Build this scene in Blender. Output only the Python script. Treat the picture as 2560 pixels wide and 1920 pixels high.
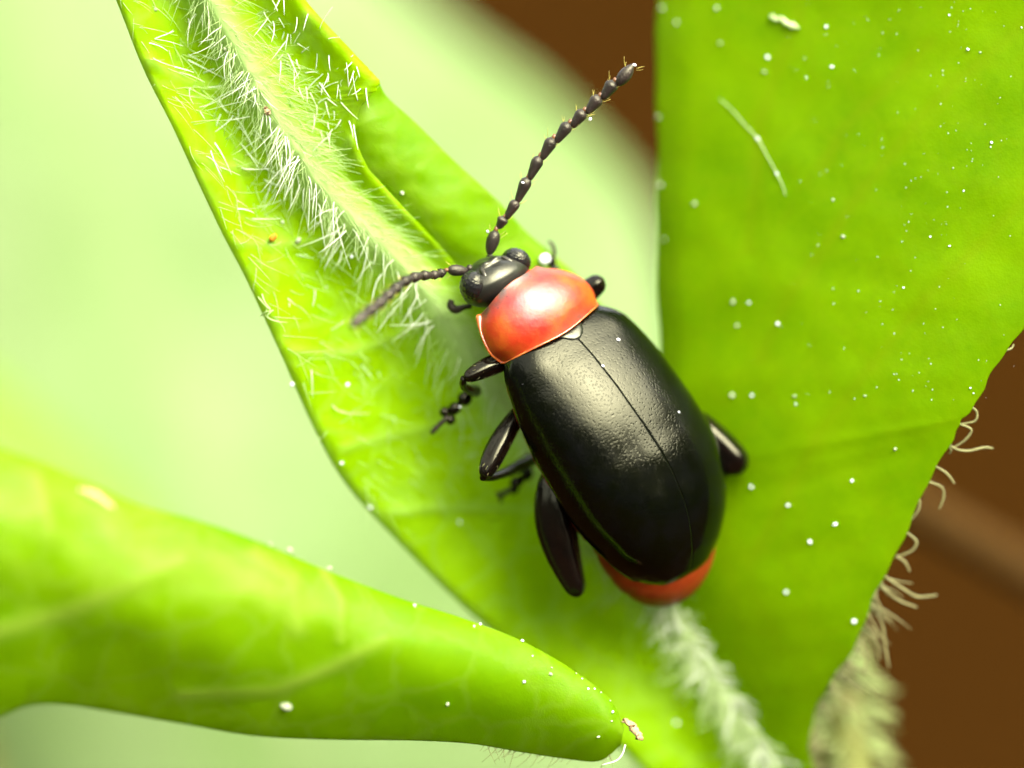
# A red and black flea beetle on hairy leaves, built in millimetres (1 unit = 1 mm).
import bpy, math, random
import numpy as np
from mathutils import Vector, Matrix

random.seed(7)
rng = np.random.default_rng(7)
scene = bpy.context.scene
for o in list(bpy.data.objects):
    bpy.data.objects.remove(o)
scene.unit_settings.scale_length = 0.001

# ------------------------------------------------------------------ camera
PITCH = math.radians(22)                  # the lens looks down by this angle
DIST = 120.0                              # working distance, mm
RX = math.pi / 2 - PITCH
ROT = Matrix.Rotation(RX, 3, 'X')         # plant frame (x right, y up the leaf, z to the lens) -> world
cam_d = bpy.data.cameras.new('camera')
cam = bpy.data.objects.new('camera', cam_d)
scene.collection.objects.link(cam)
cam.location = ROT @ Vector((0, 0, DIST))
cam.rotation_euler = (RX, 0, 0)
cam_d.sensor_width = 36
cam_d.lens = 36 * DIST / 16.0
cam_d.clip_start = 1.0
cam_d.clip_end = 1.0e6
cam_d.dof.use_dof = True
cam_d.dof.focus_distance = DIST - 0.05
cam_d.dof.aperture_fstop = 0.270 / (2 * 4.3)
scene.camera = cam

# ------------------------------------------------------------------ sky, sun, exposure
SUN_V = Vector((0.43, 0.66, 0.615)).normalized()
SUN_W = (ROT @ SUN_V).normalized()
world = bpy.data.worlds.new('World')
scene.world = world
world.use_nodes = True
wn = world.node_tree
wn.nodes.clear()
w_out = wn.nodes.new('ShaderNodeOutputWorld')
w_bg = wn.nodes.new('ShaderNodeBackground')
w_sky = wn.nodes.new('ShaderNodeTexSky')
w_sky.sky_type = 'NISHITA'
w_sky.sun_disc = False
w_sky.sun_elevation = math.asin(SUN_W.z)
w_sky.sun_rotation = math.atan2(SUN_W.x, SUN_W.y)
w_sky.air_density = 1.0
w_sky.dust_density = 6.0
w_sky.ozone_density = 0.5
w_hs = wn.nodes.new('ShaderNodeHueSaturation')     # a white, overcast sky
w_hs.inputs['Saturation'].default_value = 0.25
w_bg.inputs['Strength'].default_value = 0.15
wn.links.new(w_sky.outputs[0], w_hs.inputs['Color'])
wn.links.new(w_hs.outputs[0], w_bg.inputs[0])
wn.links.new(w_bg.outputs[0], w_out.inputs[0])

sun_d = bpy.data.lights.new('sun', 'SUN')
sun_d.energy = 1.5
sun_d.angle = math.radians(62)
sun_d.color = (1.0, 0.97, 0.88)
sun = bpy.data.objects.new('sun', sun_d)
scene.collection.objects.link(sun)
sun.rotation_euler = SUN_W.to_track_quat('Z', 'Y').to_euler()
sun.location = SUN_W * 200

vs = scene.view_settings
vs.view_transform = 'Standard'
vs.look = 'None'
vs.exposure = 2.3
vs.gamma = 1.0
vs.use_curve_mapping = False
scene.cycles.use_denoising = True
scene.cycles.use_adaptive_sampling = True
scene.cycles.adaptive_threshold = 0.03
scene.cycles.max_bounces = 6
scene.cycles.transmission_bounces = 5
scene.cycles.diffuse_bounces = 3
scene.cycles.sample_clamp_indirect = 6.0

# ------------------------------------------------------------------ helpers
K = 160.0                                  # survey marks per mm


def V(px, py, z=0.0):
    """survey mark (px right, py down) at height z -> plant frame"""
    f = (DIST - z) / DIST
    return Vector(((px - 1280) / K * f, (960 - py) / K * f, z))


def Vn(P, Z):
    f = (DIST - Z) / DIST
    return np.stack([(P[..., 0] - 1280) / K * f, (960 - P[..., 1]) / K * f, Z], -1)


ORIGIN = {}


def place(o, origin):
    o.location = ROT @ Vector(origin)
    o.rotation_euler = (RX, 0, 0)
    ORIGIN[o.name] = Vector(origin)
    return o


def tag(o, label=None, cat=None, group=None, kind=None):
    if label: o['label'] = label
    if cat: o['category'] = cat
    if group: o['group'] = group
    if kind: o['kind'] = kind
    return o


def empty(name, origin):
    o = bpy.data.objects.new(name, None)
    o.empty_display_size = 0.2
    scene.collection.objects.link(o)
    return place(o, origin)


def root_of(o):
    while o.parent: o = o.parent
    return o


def mesh(name, verts, faces, mat, parent=None, origin=None, attrs=None, smooth=True):
    """one mesh object; verts are in the plant frame"""
    verts = np.asarray(verts, float).reshape(-1, 3)
    if parent is not None:
        org = ORIGIN[root_of(parent).name]
    else:
        org = Vector(origin) if origin is not None else Vector(verts.mean(0))
    me = bpy.data.meshes.new(name)
    me.from_pydata((verts - np.array(org)).tolist(), [], [tuple(int(i) for i in f) for f in faces])
    if smooth:
        me.polygons.foreach_set('use_smooth', [True] * len(me.polygons))
    for k, a in (attrs or {}).items():
        at = me.attributes.new(k, 'FLOAT', 'POINT')
        at.data.foreach_set('value', np.asarray(a, np.float32))
    me.materials.append(mat)
    me.update()
    o = bpy.data.objects.new(name, me)
    scene.collection.objects.link(o)
    if parent is not None:
        o.parent = parent
    else:
        place(o, org)
    return o


class MB:
    """collects pieces into one vertex / face list"""
    def __init__(s): s.v, s.f, s.n = [], [], 0

    def add(s, v, f):
        v = np.asarray(v, float).reshape(-1, 3)
        s.v.append(v)
        s.f += [tuple(i + s.n for i in q) for q in f]
        s.n += len(v)

    def build(s, name, mat, parent=None, origin=None):
        return mesh(name, np.concatenate(s.v), s.f, mat, parent, origin)


def cat(P, t):
    """Catmull-Rom through P at parameters t in 0..len(P)-1"""
    P = np.asarray(P, float)
    t = np.clip(np.asarray(t, float), 0, len(P) - 1 - 1e-9)
    i = t.astype(int)
    f = (t - i)[..., None] if P.ndim > 1 else (t - i)
    g = lambda k: P[np.clip(i + k, 0, len(P) - 1)]
    a, b, c, d = g(-1), g(0), g(1), g(2)
    return 0.5 * (2 * b + (c - a) * f + (2 * a - 5 * b + 4 * c - d) * f * f + (3 * b - a - 3 * c + d) * f ** 3)


def lin(P, t):
    P = np.asarray(P, float)
    t = np.clip(np.asarray(t, float), 0, len(P) - 1 - 1e-9)
    i = t.astype(int)
    f = (t - i)[..., None] if P.ndim > 1 else (t - i)
    return P[i] * (1 - f) + P[np.minimum(i + 1, len(P) - 1)] * f


def tube(pts, radii, n=8, flat=1.0, up=None, ridge=0.0):
    """closed tube along pts; returns verts, faces"""
    pts = np.asarray([list(p) for p in pts], float)
    m = len(pts)
    radii = np.broadcast_to(np.asarray(radii, float), (m,))
    T = np.gradient(pts, axis=0)
    T /= np.linalg.norm(T, axis=1)[:, None] + 1e-12
    ref = np.array(up if up is not None else (0.3, 0.2, 1.0), float)
    if abs(T[0] @ ref) / np.linalg.norm(ref) > 0.95: ref = np.array((1.0, 0.3, 0))
    nrm = ref - T[0] * (T[0] @ ref)
    nrm /= np.linalg.norm(nrm)
    V_, F = [], []
    an = np.linspace(0, 2 * math.pi, n, endpoint=False)
    rg = (1 + ridge * np.cos(4 * an + 0.6))[:, None]
    for i in range(m):
        nrm = nrm - T[i] * (T[i] @ nrm)
        nrm /= np.linalg.norm(nrm) + 1e-12
        b = np.cross(T[i], nrm)
        V_.append(pts[i] + radii[i] * rg * (np.cos(an)[:, None] * nrm * flat + np.sin(an)[:, None] * b))
    V_ = np.concatenate(V_)
    for i in range(m - 1):
        for j in range(n):
            k = (j + 1) % n
            F.append((i * n + j, i * n + k, (i + 1) * n + k, (i + 1) * n + j))
    F.append(tuple(range(n - 1, -1, -1)))
    F.append(tuple((m - 1) * n + j for j in range(n)))
    return V_, F


def smooth_tube(ctrl, radii, n=10, per=8, flat=1.0, up=None):
    m = (len(ctrl) - 1) * per + 1
    t = np.linspace(0, len(ctrl) - 1, m)
    return tube(cat(np.array([list(c) for c in ctrl]), t), cat(np.array(radii, float), t), n, flat, up)


def drop_line(p, q, k=6):
    """points on the straight run from p (excluded) down to q"""
    p, q = np.array(p, float), np.array(q, float)
    return [p + (q - p) * f for f in (0.01, 0.03, 0.08, 0.2, 0.5, 1.0)]


def limb(p0, p1, prof, n=16, bend=None, flat=1.0, up=None, m=22, ridge=0.0):
    """a turned segment from p0 to p1; prof = radii along it, closed round at both ends"""
    p0, p1 = np.array(p0, float), np.array(p1, float)
    s = 0.5 - 0.5 * np.cos(np.linspace(0, math.pi, m))
    pts = p0 + (p1 - p0) * s[:, None]
    if bend is not None: pts = pts + np.array(bend) * np.sin(math.pi * s)[:, None]
    r = cat(np.array(prof, float), s * (len(prof) - 1))
    L = np.linalg.norm(p1 - p0)
    e0, e1 = min(0.45, prof[0] / L + 0.02), min(0.45, prof[-1] / L + 0.02)
    cap = np.minimum(1, np.sqrt(np.clip(1 - (1 - np.clip(s / e0, 0, 1)) ** 2, 0, 1)) + 0.02) * \
        np.minimum(1, np.sqrt(np.clip(1 - (1 - np.clip((1 - s) / e1, 0, 1)) ** 2, 0, 1)) + 0.02)
    return tube(pts, r * cap, n, flat, up, ridge)


def sheet(P, thick, taper=None):
    """closed leaf sheet from a grid of points P[nu,nv,3] (facing +z)"""
    nu, nv = P.shape[:2]
    du, dv = np.gradient(P, axis=0), np.gradient(P, axis=1)
    N = np.cross(du, dv)
    N /= np.linalg.norm(N, axis=-1)[..., None] + 1e-12
    if N[..., 2].mean() < 0: N = -N
    Q = P - N * thick
    v = np.concatenate([P.reshape(-1, 3), Q.reshape(-1, 3)])
    n0 = nu * nv
    idx = np.arange(n0).reshape(nu, nv)
    a, b, c, d = idx[:-1, :-1].ravel(), idx[1:, :-1].ravel(), idx[1:, 1:].ravel(), idx[:-1, 1:].ravel()
    F = list(zip(a, b, c, d)) + list(zip(a + n0, d + n0, c + n0, b + n0))
    ring = list(idx[:, 0]) + list(idx[-1, 1:]) + list(idx[-2::-1, -1]) + list(idx[0, -2:0:-1])
    for i in range(len(ring)):
        p, q = ring[i], ring[(i + 1) % len(ring)]
        F.append((q, p, p + n0, q + n0))
    return v, F, N


def poly_dist(P, line):
    """distance of grid points P[...,2] to a polyline"""
    best = np.full(P.shape[:-1], 1e9)
    for a, b in zip(line[:-1], line[1:]):
        a, b = np.array(a, float), np.array(b, float)
        ab = b - a
        t = np.clip(((P - a) @ ab) / (ab @ ab), 0, 1)
        best = np.minimum(best, np.linalg.norm(P - a - t[..., None] * ab, axis=-1))
    return best


def fnoise(P, scale, seed=0, octaves=3):
    """cheap smooth noise on 2-D points, about -1..1"""
    r = np.random.default_rng(seed)
    out = np.zeros(P.shape[:-1])
    amp = 1.0
    for o in range(octaves):
        for _ in range(4):
            k = r.normal(size=2) / scale * (2 ** o)
            out += amp * np.sin(P @ k + r.uniform(0, 6.28)) / 4
        amp *= 0.5
    return out


# ------------------------------------------------------------------ materials
def new_mat(name):
    m = bpy.data.materials.new(name)
    m.use_nodes = True
    nt = m.node_tree
    nt.nodes.clear()
    out = nt.nodes.new('ShaderNodeOutputMaterial')
    return m, nt, out


def N(nt, kind, **kw):
    n = nt.nodes.new(kind)
    for k, v in kw.items():
        if k in n.inputs: n.inputs[k].default_value = v
        else: setattr(n, k, v)
    return n


def noise(nt, scale, detail=3.0, rough=0.55, vec=None):
    n = N(nt, 'ShaderNodeTexNoise', Scale=scale, Detail=detail, Roughness=rough)
    if vec is None:
        tc = N(nt, 'ShaderNodeTexCoord')
        vec = tc.outputs['Object']
    nt.links.new(vec, n.inputs['Vector'])
    return n


def ramp(nt, fac, stops):
    r = nt.nodes.new('ShaderNodeValToRGB')
    el = r.color_ramp.elements
    el[0].position, el[0].color = stops[0][0], (*stops[0][1], 1)
    el[1].position, el[1].color = stops[-1][0], (*stops[-1][1], 1)
    for p, c in stops[1:-1]:
        e = el.new(p)
        e.color = (*c, 1)
    nt.links.new(fac, r.inputs['Fac'])
    return r.outputs['Color']


def mixc(nt, fac, a, b):
    m = nt.nodes.new('ShaderNodeMix')
    m.data_type = 'RGBA'
    for sock, v in ((m.inputs[0], fac), (m.inputs[6], a), (m.inputs[7], b)):
        if hasattr(v, 'is_linked'): nt.links.new(v, sock)
        else: sock.default_value = v if isinstance(v, float) else (*v, 1)
    return m.outputs[2]


def leaf_mat(name, dark, mid, pale, translucent=0.4, rough=0.42, spec=0.4, bump=0.25, cell=34.0, patch=0.55, net_scale=1.1, net_amt=0.16):
    m, nt, out = new_mat(name)
    n1 = noise(nt, patch, 4.0)
    n2 = noise(nt, 7.0, 4.0)
    add = N(nt, 'ShaderNodeMath', operation='MULTIPLY_ADD')
    nt.links.new(n2.outputs['Fac'], add.inputs[0])
    add.inputs[1].default_value = 0.35
    nt.links.new(n1.outputs['Fac'], add.inputs[2])
    col = ramp(nt, add.outputs[0], [(0.42, dark), (0.85, mid)])
    at = N(nt, 'ShaderNodeAttribute', attribute_name='vein')
    tc = N(nt, 'ShaderNodeTexCoord')
    wv = noise(nt, 1.6, 3.0)
    wa = N(nt, 'ShaderNodeVectorMath', operation='MULTIPLY_ADD')
    nt.links.new(wv.outputs['Color'], wa.inputs[0])
    wa.inputs[1].default_value = (0.7, 0.7, 0.7)
    nt.links.new(tc.outputs['Object'], wa.inputs[2])
    net = N(nt, 'ShaderNodeTexVoronoi', Scale=net_scale)
    net.feature = 'DISTANCE_TO_EDGE'
    nt.links.new(wa.outputs[0], net.inputs['Vector'])
    nr = ramp(nt, net.outputs['Distance'], [(0.0, (net_amt,) * 3), (0.11, (0, 0, 0))])
    col = mixc(nt, nr, col, pale)
    col = mixc(nt, at.outputs['Fac'], col, pale)
    vor = N(nt, 'ShaderNodeTexVoronoi', Scale=cell)
    nt.links.new(tc.outputs['Object'], vor.inputs['Vector'])
    nb = noise(nt, 3.0, 3.0)
    hb = N(nt, 'ShaderNodeMath', operation='MULTIPLY_ADD')
    nt.links.new(nb.outputs['Fac'], hb.inputs[0])
    hb.inputs[1].default_value = 2.2
    nt.links.new(vor.outputs['Distance'], hb.inputs[2])
    bp = N(nt, 'ShaderNodeBump', Strength=bump, Distance=0.03)
    nt.links.new(hb.outputs[0], bp.inputs['Height'])
    pr = N(nt, 'ShaderNodeBsdfPrincipled', Roughness=rough)
    pr.inputs['Specular IOR Level'].default_value = spec
    nt.links.new(col, pr.inputs['Base Color'])
    nt.links.new(bp.outputs[0], pr.inputs['Normal'])
    tr = N(nt, 'ShaderNodeBsdfTranslucent')
    gm = N(nt, 'ShaderNodeGamma', Gamma=0.5)          # light crosses two skins
    nt.links.new(col, gm.inputs['Color'])
    nt.links.new(gm.outputs[0], tr.inputs['Color'])
    mx = N(nt, 'ShaderNodeMixShader', Fac=translucent)
    nt.links.new(pr.outputs[0], mx.inputs[1])
    nt.links.new(tr.outputs[0], mx.inputs[2])
    nt.links.new(mx.outputs[0], out.inputs[0])
    return m


def plain(name, col, rough=0.5, spec=0.5, bump=0.0, bscale=20.0, col2=None, cscale=6.0, sss=0.0, coat=0.0, translucent=0.0, metallic=0.0):
    m, nt, out = new_mat(name)
    pr = N(nt, 'ShaderNodeBsdfPrincipled', Roughness=rough, Metallic=metallic)
    pr.inputs['Specular IOR Level'].default_value = spec
    pr.inputs['Coat Weight'].default_value = coat
    pr.inputs['Coat Roughness'].default_value = 0.08
    n = noise(nt, cscale, 4.0)
    c = ramp(nt, n.outputs['Fac'], [(0.35, col), (0.65, col2 or tuple(min(1, k * 1.25) for k in col))])
    nt.links.new(c, pr.inputs['Base Color'])
    if sss:
        pr.inputs['Subsurface Weight'].default_value = sss
        pr.inputs['Subsurface Radius'].default_value = (0.25, 0.08, 0.03)
        pr.inputs['Subsurface Scale'].default_value = 1.0
    if bump:
        nb = noise(nt, bscale, 3.0)
        bp = N(nt, 'ShaderNodeBump', Strength=bump, Distance=0.03)
        nt.links.new(nb.outputs['Fac'], bp.inputs['Height'])
        nt.links.new(bp.outputs[0], pr.inputs['Normal'])
    if translucent:
        tr = N(nt, 'ShaderNodeBsdfTranslucent')
        nt.links.new(c, tr.inputs['Color'])
        mx = N(nt, 'ShaderNodeMixShader', Fac=translucent)
        nt.links.new(pr.outputs[0], mx.inputs[1])
        nt.links.new(tr.outputs[0], mx.inputs[2])
        nt.links.new(mx.outputs[0], out.inputs[0])
    else:
        nt.links.new(pr.outputs[0], out.inputs[0])
    return m


def cuticle(name, col, rough, bump, cell, spec=0.8, coat=0.25, iris=None, fade=None):
    """dark beetle shell: dimpled, glossy"""
    m, nt, out = new_mat(name)
    pr = N(nt, 'ShaderNodeBsdfPrincipled', Roughness=rough)
    pr.inputs['Specular IOR Level'].default_value = spec
    pr.inputs['Specular Tint'].default_value = (1.0, 0.97, 0.60, 1)
    pr.inputs['Coat Weight'].default_value = coat
    pr.inputs['Coat Roughness'].default_value = 0.12
    pr.inputs['Coat Tint'].default_value = (1.0, 1.0, 0.9, 1)
    n = noise(nt, 3.0, 4.0)
    c = ramp(nt, n.outputs['Fac'], [(0.4, col), (0.7, iris or tuple(k * 1.8 for k in col))])
    nt.links.new(c, pr.inputs['Base Color'])
    tc = N(nt, 'ShaderNodeTexCoord')
    wob = noise(nt, 14.0, 2.0)
    ad = N(nt, 'ShaderNodeVectorMath', operation='MULTIPLY_ADD')
    nt.links.new(wob.outputs['Color'], ad.inputs[0])
    ad.inputs[1].default_value = (0.07, 0.07, 0.07)
    nt.links.new(tc.outputs['Object'], ad.inputs[2])
    vo = N(nt, 'ShaderNodeTexVoronoi', Scale=cell)
    vo.feature = 'SMOOTH_F1'
    nt.links.new(ad.outputs[0], vo.inputs['Vector'])
    bp = N(nt, 'ShaderNodeBump', Strength=bump, Distance=0.03)
    mr = N(nt, 'ShaderNodeMapRange')
    mr.interpolation_type = 'SMOOTHSTEP'
    mr.inputs['From Min'].default_value = 0.02
    mr.inputs['From Max'].default_value = 0.42
    nt.links.new(vo.outputs['Distance'], mr.inputs['Value'])
    nt.links.new(mr.outputs[0], bp.inputs['Height'])
    if fade:                                           # the dimples flatten out towards the tail
        fa = N(nt, 'ShaderNodeAttribute', attribute_name=fade)
        fm = N(nt, 'ShaderNodeMath', operation='MULTIPLY')
        nt.links.new(fa.outputs['Fac'], fm.inputs[0])
        fm.inputs[1].default_value = bump
        nt.links.new(fm.outputs[0], bp.inputs['Strength'])
        fr = N(nt, 'ShaderNodeMath', operation='MULTIPLY_ADD')
        nt.links.new(fa.outputs['Fac'], fr.inputs[0])
        fr.inputs[1].default_value = 0.08
        fr.inputs[2].default_value = rough - 0.08
        nt.links.new(fr.outputs[0], pr.inputs['Roughness'])
    nt.links.new(bp.outputs[0], pr.inputs['Normal'])
    nt.links.new(bp.outputs[0], pr.inputs['Coat Normal'])
    nt.links.new(pr.outputs[0], out.inputs[0])
    return m


M = {}
M['leaf_main'] = leaf_mat('hairy_leaf', (0.195, 0.380, 0.0002), (0.275, 0.490, 0.0008), (0.42, 0.57, 0.22), 0.52, bump=0.2, spec=0.06, net_amt=0.06)
M['leaf_right'] = leaf_mat('smooth_leaf', (0.110, 0.246, 0.0001), (0.176, 0.330, 0.0002), (0.18, 0.25, 0.001), 0.54, rough=0.42, spec=0.06, bump=0.12, cell=26, net_amt=0.15)
M['leaf_lower'] = leaf_mat('rolled_leaf', (0.125, 0.285, 0.0003), (0.182, 0.340, 0.0006), (0.32, 0.43, 0.05), 0.55, rough=0.34, spec=0.12, bump=0.2, patch=0.4)
M['leaf_back'] = leaf_mat('pale_leaf', (0.155, 0.262, 0.058), (0.250, 0.330, 0.138), (0.25, 0.33, 0.12), 0.45, bump=0.1, patch=0.16, spec=0.1)
M['leaf_back2'] = leaf_mat('yellow_leaf', (0.165, 0.27, 0.03), (0.185, 0.29, 0.05), (0.2, 0.3, 0.1), 0.45, bump=0.1, patch=0.12, spec=0.1)
M['hair'] = plain('leaf_hair', (0.80, 0.84, 0.66), 0.35, 0.6, translucent=0.35)
M['hair_green'] = plain('soft_leaf_hair', (0.50, 0.62, 0.26), 0.5, 0.3, translucent=0.4)
M['hair_dull'] = plain('edge_hair', (0.24, 0.235, 0.09), 0.5, 0.2, translucent=0.3)
M['stem_fuzz'] = plain('stem_fuzz', (0.35, 0.43, 0.15), 0.6, 0.1, translucent=0.3)
M['stem'] = plain('stem_skin', (0.20, 0.22, 0.05), 0.6, 0.1, 0.3, 6.0, (0.26, 0.25, 0.08), 1.3, translucent=0.2)
M['soil'] = plain('soil', (0.0165, 0.0063, 0.0008), 0.95, 0.0, 0.4, 0.6, (0.0195, 0.0076, 0.0011), 0.05)
M['straw'] = plain('dry_stalk', (0.041, 0.021, 0.005), 0.9, 0.02)
M['elytra'] = cuticle('elytra_shell', (0.0012, 0.0016, 0.0005), 0.18, 0.14, 24.0, spec=0.26, coat=0.0, iris=(0.002, 0.0022, 0.002), fade='relief')
M['black'] = cuticle('black_shell', (0.010, 0.008, 0.006), 0.30, 0.12, 22.0, spec=0.6, coat=0.3)
M['head'] = cuticle('head_shell', (0.010, 0.010, 0.008), 0.30, 0.06, 9.0, spec=0.6, coat=0.1)
M['leg'] = cuticle('leg_shell', (0.003, 0.002, 0.0015), 0.13, 0.08, 15.0, spec=0.36, coat=0.0, iris=(0.006, 0.003, 0.002))
M['antenna'] = cuticle('antenna_shell', (0.014, 0.010, 0.009), 0.42, 0.3, 30.0, spec=0.5, coat=0.05, iris=(0.028, 0.019, 0.016))
M['eye'] = cuticle('eye_facets', (0.008, 0.008, 0.008), 0.22, 0.0, 25.0, spec=0.6, coat=0.0)
M['amber'] = plain('amber_joint', (0.12, 0.05, 0.012), 0.4, 0.5)
M['seta'] = plain('seta', (0.55, 0.47, 0.10), 0.4, 0.5, translucent=0.3)
M['abdomen'] = plain('abdomen_skin', (0.20, 0.018, 0.002), 0.45, 0.3, 0.15, 10.0, (0.26, 0.035, 0.004), 3.0, sss=0.15)
M['speck'] = plain('white_grain', (0.85, 0.86, 0.80), 0.2, 0.9, translucent=0.2, coat=0.5)
M['speck_dull'] = plain('dull_grain', (0.42, 0.48, 0.26), 0.5, 0.3, translucent=0.4, col2=(0.6, 0.64, 0.42), cscale=20.0)
M['orange'] = plain('orange_grain', (0.50, 0.20, 0.005), 0.6, 0.4, 0.5, 12.0)
M['debris'] = plain('debris', (0.30, 0.16, 0.07), 0.8, 0.1, 0.5, 15.0, (0.46, 0.33, 0.18), 14.0)


def pronotum_mat():
    m, nt, out = new_mat('pronotum_shell')
    pr = N(nt, 'ShaderNodeBsdfPrincipled', Roughness=0.40)
    pr.inputs['Specular IOR Level'].default_value = 0.52
    pr.inputs['Coat Weight'].default_value = 0.2
    pr.inputs['Coat Roughness'].default_value = 0.14
    n = noise(nt, 1.7, 5.0, 0.6)
    c = ramp(nt, n.outputs['Fac'], [(0.34, (0.38, 0.075, 0.005)), (0.50, (0.37, 0.032, 0.004)), (0.64, (0.35, 0.011, 0.003))])
    at = N(nt, 'ShaderNodeAttribute', attribute_name='smudge')
    n2 = noise(nt, 5.0, 4.0)
    mu = N(nt, 'ShaderNodeMath', operation='MULTIPLY')
    nt.links.new(at.outputs['Fac'], mu.inputs[0])
    rr = ramp(nt, n2.outputs['Fac'], [(0.35, (0.25,) * 3), (0.6, (1,) * 3)])
    nt.links.new(rr, mu.inputs[1])
    c = mixc(nt, mu.outputs[0], c, (0.06, 0.042, 0.025))
    # pits
    tc = N(nt, 'ShaderNodeTexCoord')
    vo = N(nt, 'ShaderNodeTexVoronoi', Scale=4.6)
    nt.links.new(tc.outputs['Object'], vo.inputs['Vector'])
    pit = ramp(nt, vo.outputs['Distance'], [(0.05, (1, 1, 1)), (0.11, (0, 0, 0))])
    c = mixc(nt, pit, c, (0.10, 0.012, 0.008))
    nt.links.new(c, pr.inputs['Base Color'])
    pr.inputs['Subsurface Weight'].default_value = 0.25
    pr.inputs['Subsurface Radius'].default_value = (0.3, 0.08, 0.02)
    pr.inputs['Subsurface Scale'].default_value = 1.0
    nb = noise(nt, 11.0, 4.0)
    bp = N(nt, 'ShaderNodeBump', Strength=0.22, Distance=0.03)
    nt.links.new(nb.outputs['Fac'], bp.inputs['Height'])
    nt.links.new(bp.outputs[0], pr.inputs['Normal'])
    nt.links.new(pr.outputs[0], out.inputs[0])
    return m


M['pronotum'] = pronotum_mat()
M['rim'] = plain('pronotum_rim', (0.42, 0.07, 0.010), 0.2, 0.8, col2=(0.46, 0.14, 0.03), cscale=8.0, coat=0.6, sss=0.2)

# ------------------------------------------------------------------ ground
GZ = -130.0
g = 400000.0
me = bpy.data.meshes.new('ground')
nn = 61
ax = np.concatenate([[-g, -20000, -2000], np.linspace(-400, 400, nn), [2000, 20000, g]])
gx, gy = np.meshgrid(ax, ax, indexing='ij')
gp = np.stack([gx, gy], -1)
inner = (np.abs(gx) <= 400) & (np.abs(gy) <= 400)
gz = GZ + np.where(inner, 5.0 * fnoise(gp, 40.0, 3), 0)
vv = np.stack([gx, gy, gz], -1).reshape(-1, 3)
na = len(ax)
idx = np.arange(na * na).reshape(na, na)
ff = list(zip(idx[:-1, :-1].ravel().tolist(), idx[1:, :-1].ravel().tolist(), idx[1:, 1:].ravel().tolist(), idx[:-1, 1:].ravel().tolist()))
me.from_pydata(vv.tolist(), [], ff)
me.polygons.foreach_set('use_smooth', [True] * len(me.polygons))
me.materials.append(M['soil'])
ground = bpy.data.objects.new('ground', me)
scene.collection.objects.link(ground)
tag(ground, kind='structure')

# unseen half ring of foliage, added to block low sky and darken reflections
M['added_foliage'] = plain('added_foliage_leaf', (0.02, 0.045, 0.006), 0.6, 0.2, col2=(0.04, 0.075, 0.01), cscale=0.02)
mb = MB()
hr = np.random.default_rng(5)
nh = 6000
an = hr.uniform(math.pi * 0.97, 2.03 * math.pi, nh)
rad = 1000 + 250 * hr.random(nh) ** 2 + 60 * np.sin(an * 5)
hz = GZ + hr.random(nh) * (760 + 90 * np.sin(an * 7 + 1) + 60 * np.sin(an * 17))
cen = np.stack([np.cos(an) * rad, np.sin(an) * rad, hz], -1)
a1 = hr.normal(size=(nh, 3))
a1 /= np.linalg.norm(a1, axis=1)[:, None]
a2 = np.cross(a1, hr.normal(size=(nh, 3)))
a2 /= np.linalg.norm(a2, axis=1)[:, None]
szh = hr.uniform(35, 70, nh)[:, None]
quad = np.stack([cen - a1 * szh, cen + a2 * szh * 0.55, cen + a1 * szh, cen - a2 * szh * 0.55], 1).reshape(-1, 3)
hm = bpy.data.meshes.new('added_foliage')
hm.from_pydata(quad.tolist(), [], [(4 * i, 4 * i + 1, 4 * i + 2, 4 * i + 3) for i in range(nh)])
hm.materials.append(M['added_foliage'])
added_foliage = bpy.data.objects.new('added_foliage', hm)
scene.collection.objects.link(added_foliage)
tag(added_foliage, 'unseen dark green foliage added behind the lens to block low sky', 'added_foliage', kind='stuff')

DOWN = np.array(ROT.transposed() @ Vector((0, 0, -1)))      # world down, in the plant frame


def to_ground(p, frac=1.0):
    p = np.array(p, float)
    wz = (ROT @ Vector(p)).z
    return p + DOWN * (wz - GZ + 2.0) * frac


# ------------------------------------------------------------------ leaves
SURF = {}


def surf_at(key, px, py):
    P, Z, Nn = SURF[key]
    d = (P[..., 0] - px) ** 2 + (P[..., 1] - py) ** 2
    i = np.unravel_index(np.argmin(d), d.shape)
    return V(px, py, Z[i]), Vector(Nn[i])


# --- the hairy leaf under the beetle: left edge, midrib, right edge along its length
LE = [(150, -350), (290, 0), (359, 174), (430, 315), (497, 460), (556, 585), (613, 694), (694, 868), (787, 1076), (868, 1215), (1000, 1360), (1157, 1516), (1300, 1640), (1450, 1780), (1600, 1920), (1800, 2150)]
MR = [(360, -330), (525, 0), (605, 145), (650, 225), (700, 310), (745, 375), (800, 460), (900, 560), (1025, 683), (1152, 860), (1300, 1070), (1480, 1310), (1660, 1500), (1780, 1680), (1900, 1860), (2080, 2130)]
CE = [(560, -330), (764, 0), (880, 127), (952, 208), (900, 268), (886, 340), (920, 420), (1010, 520), (1110, 625), (1230, 770), (1330, 1040), (1500, 1290), (1672, 1490), (1790, 1674), (1908, 1854), (2090, 2124)]
zM = [0.35, 0.10, 0.0, -0.05, -0.1, -0.17, -0.27, -0.45, -0.75, -1.2, -1.7, -2.1, -2.4, -2.6, -2.8, -3.2]
zL = [0.5, 0.20, 0.05, 0.0, -0.1, -0.2, -0.3, -0.5, -0.95, -1.3, -1.65, -2.0, -2.3, -2.6, -2.8, -3.2]
zC = [0.5, 0.25, 0.12, 0.10, -0.15, -0.3, -0.4, -0.6, -0.85, -1.3, -1.8, -2.15, -2.45, -2.65, -2.85, -3.25]
NS = 300
ss = np.linspace(0, 15, NS)
PL, PM = cat(LE, ss), cat(MR, ss)
PC = cat(CE, ss) * 0.35 + lin(CE, ss) * 0.65
jit = np.interp(ss, np.arange(0, 15, 0.05), rng.normal(0, 1, 300))
tear = np.exp(-((ss - 3.3) / 0.7) ** 2)
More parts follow.
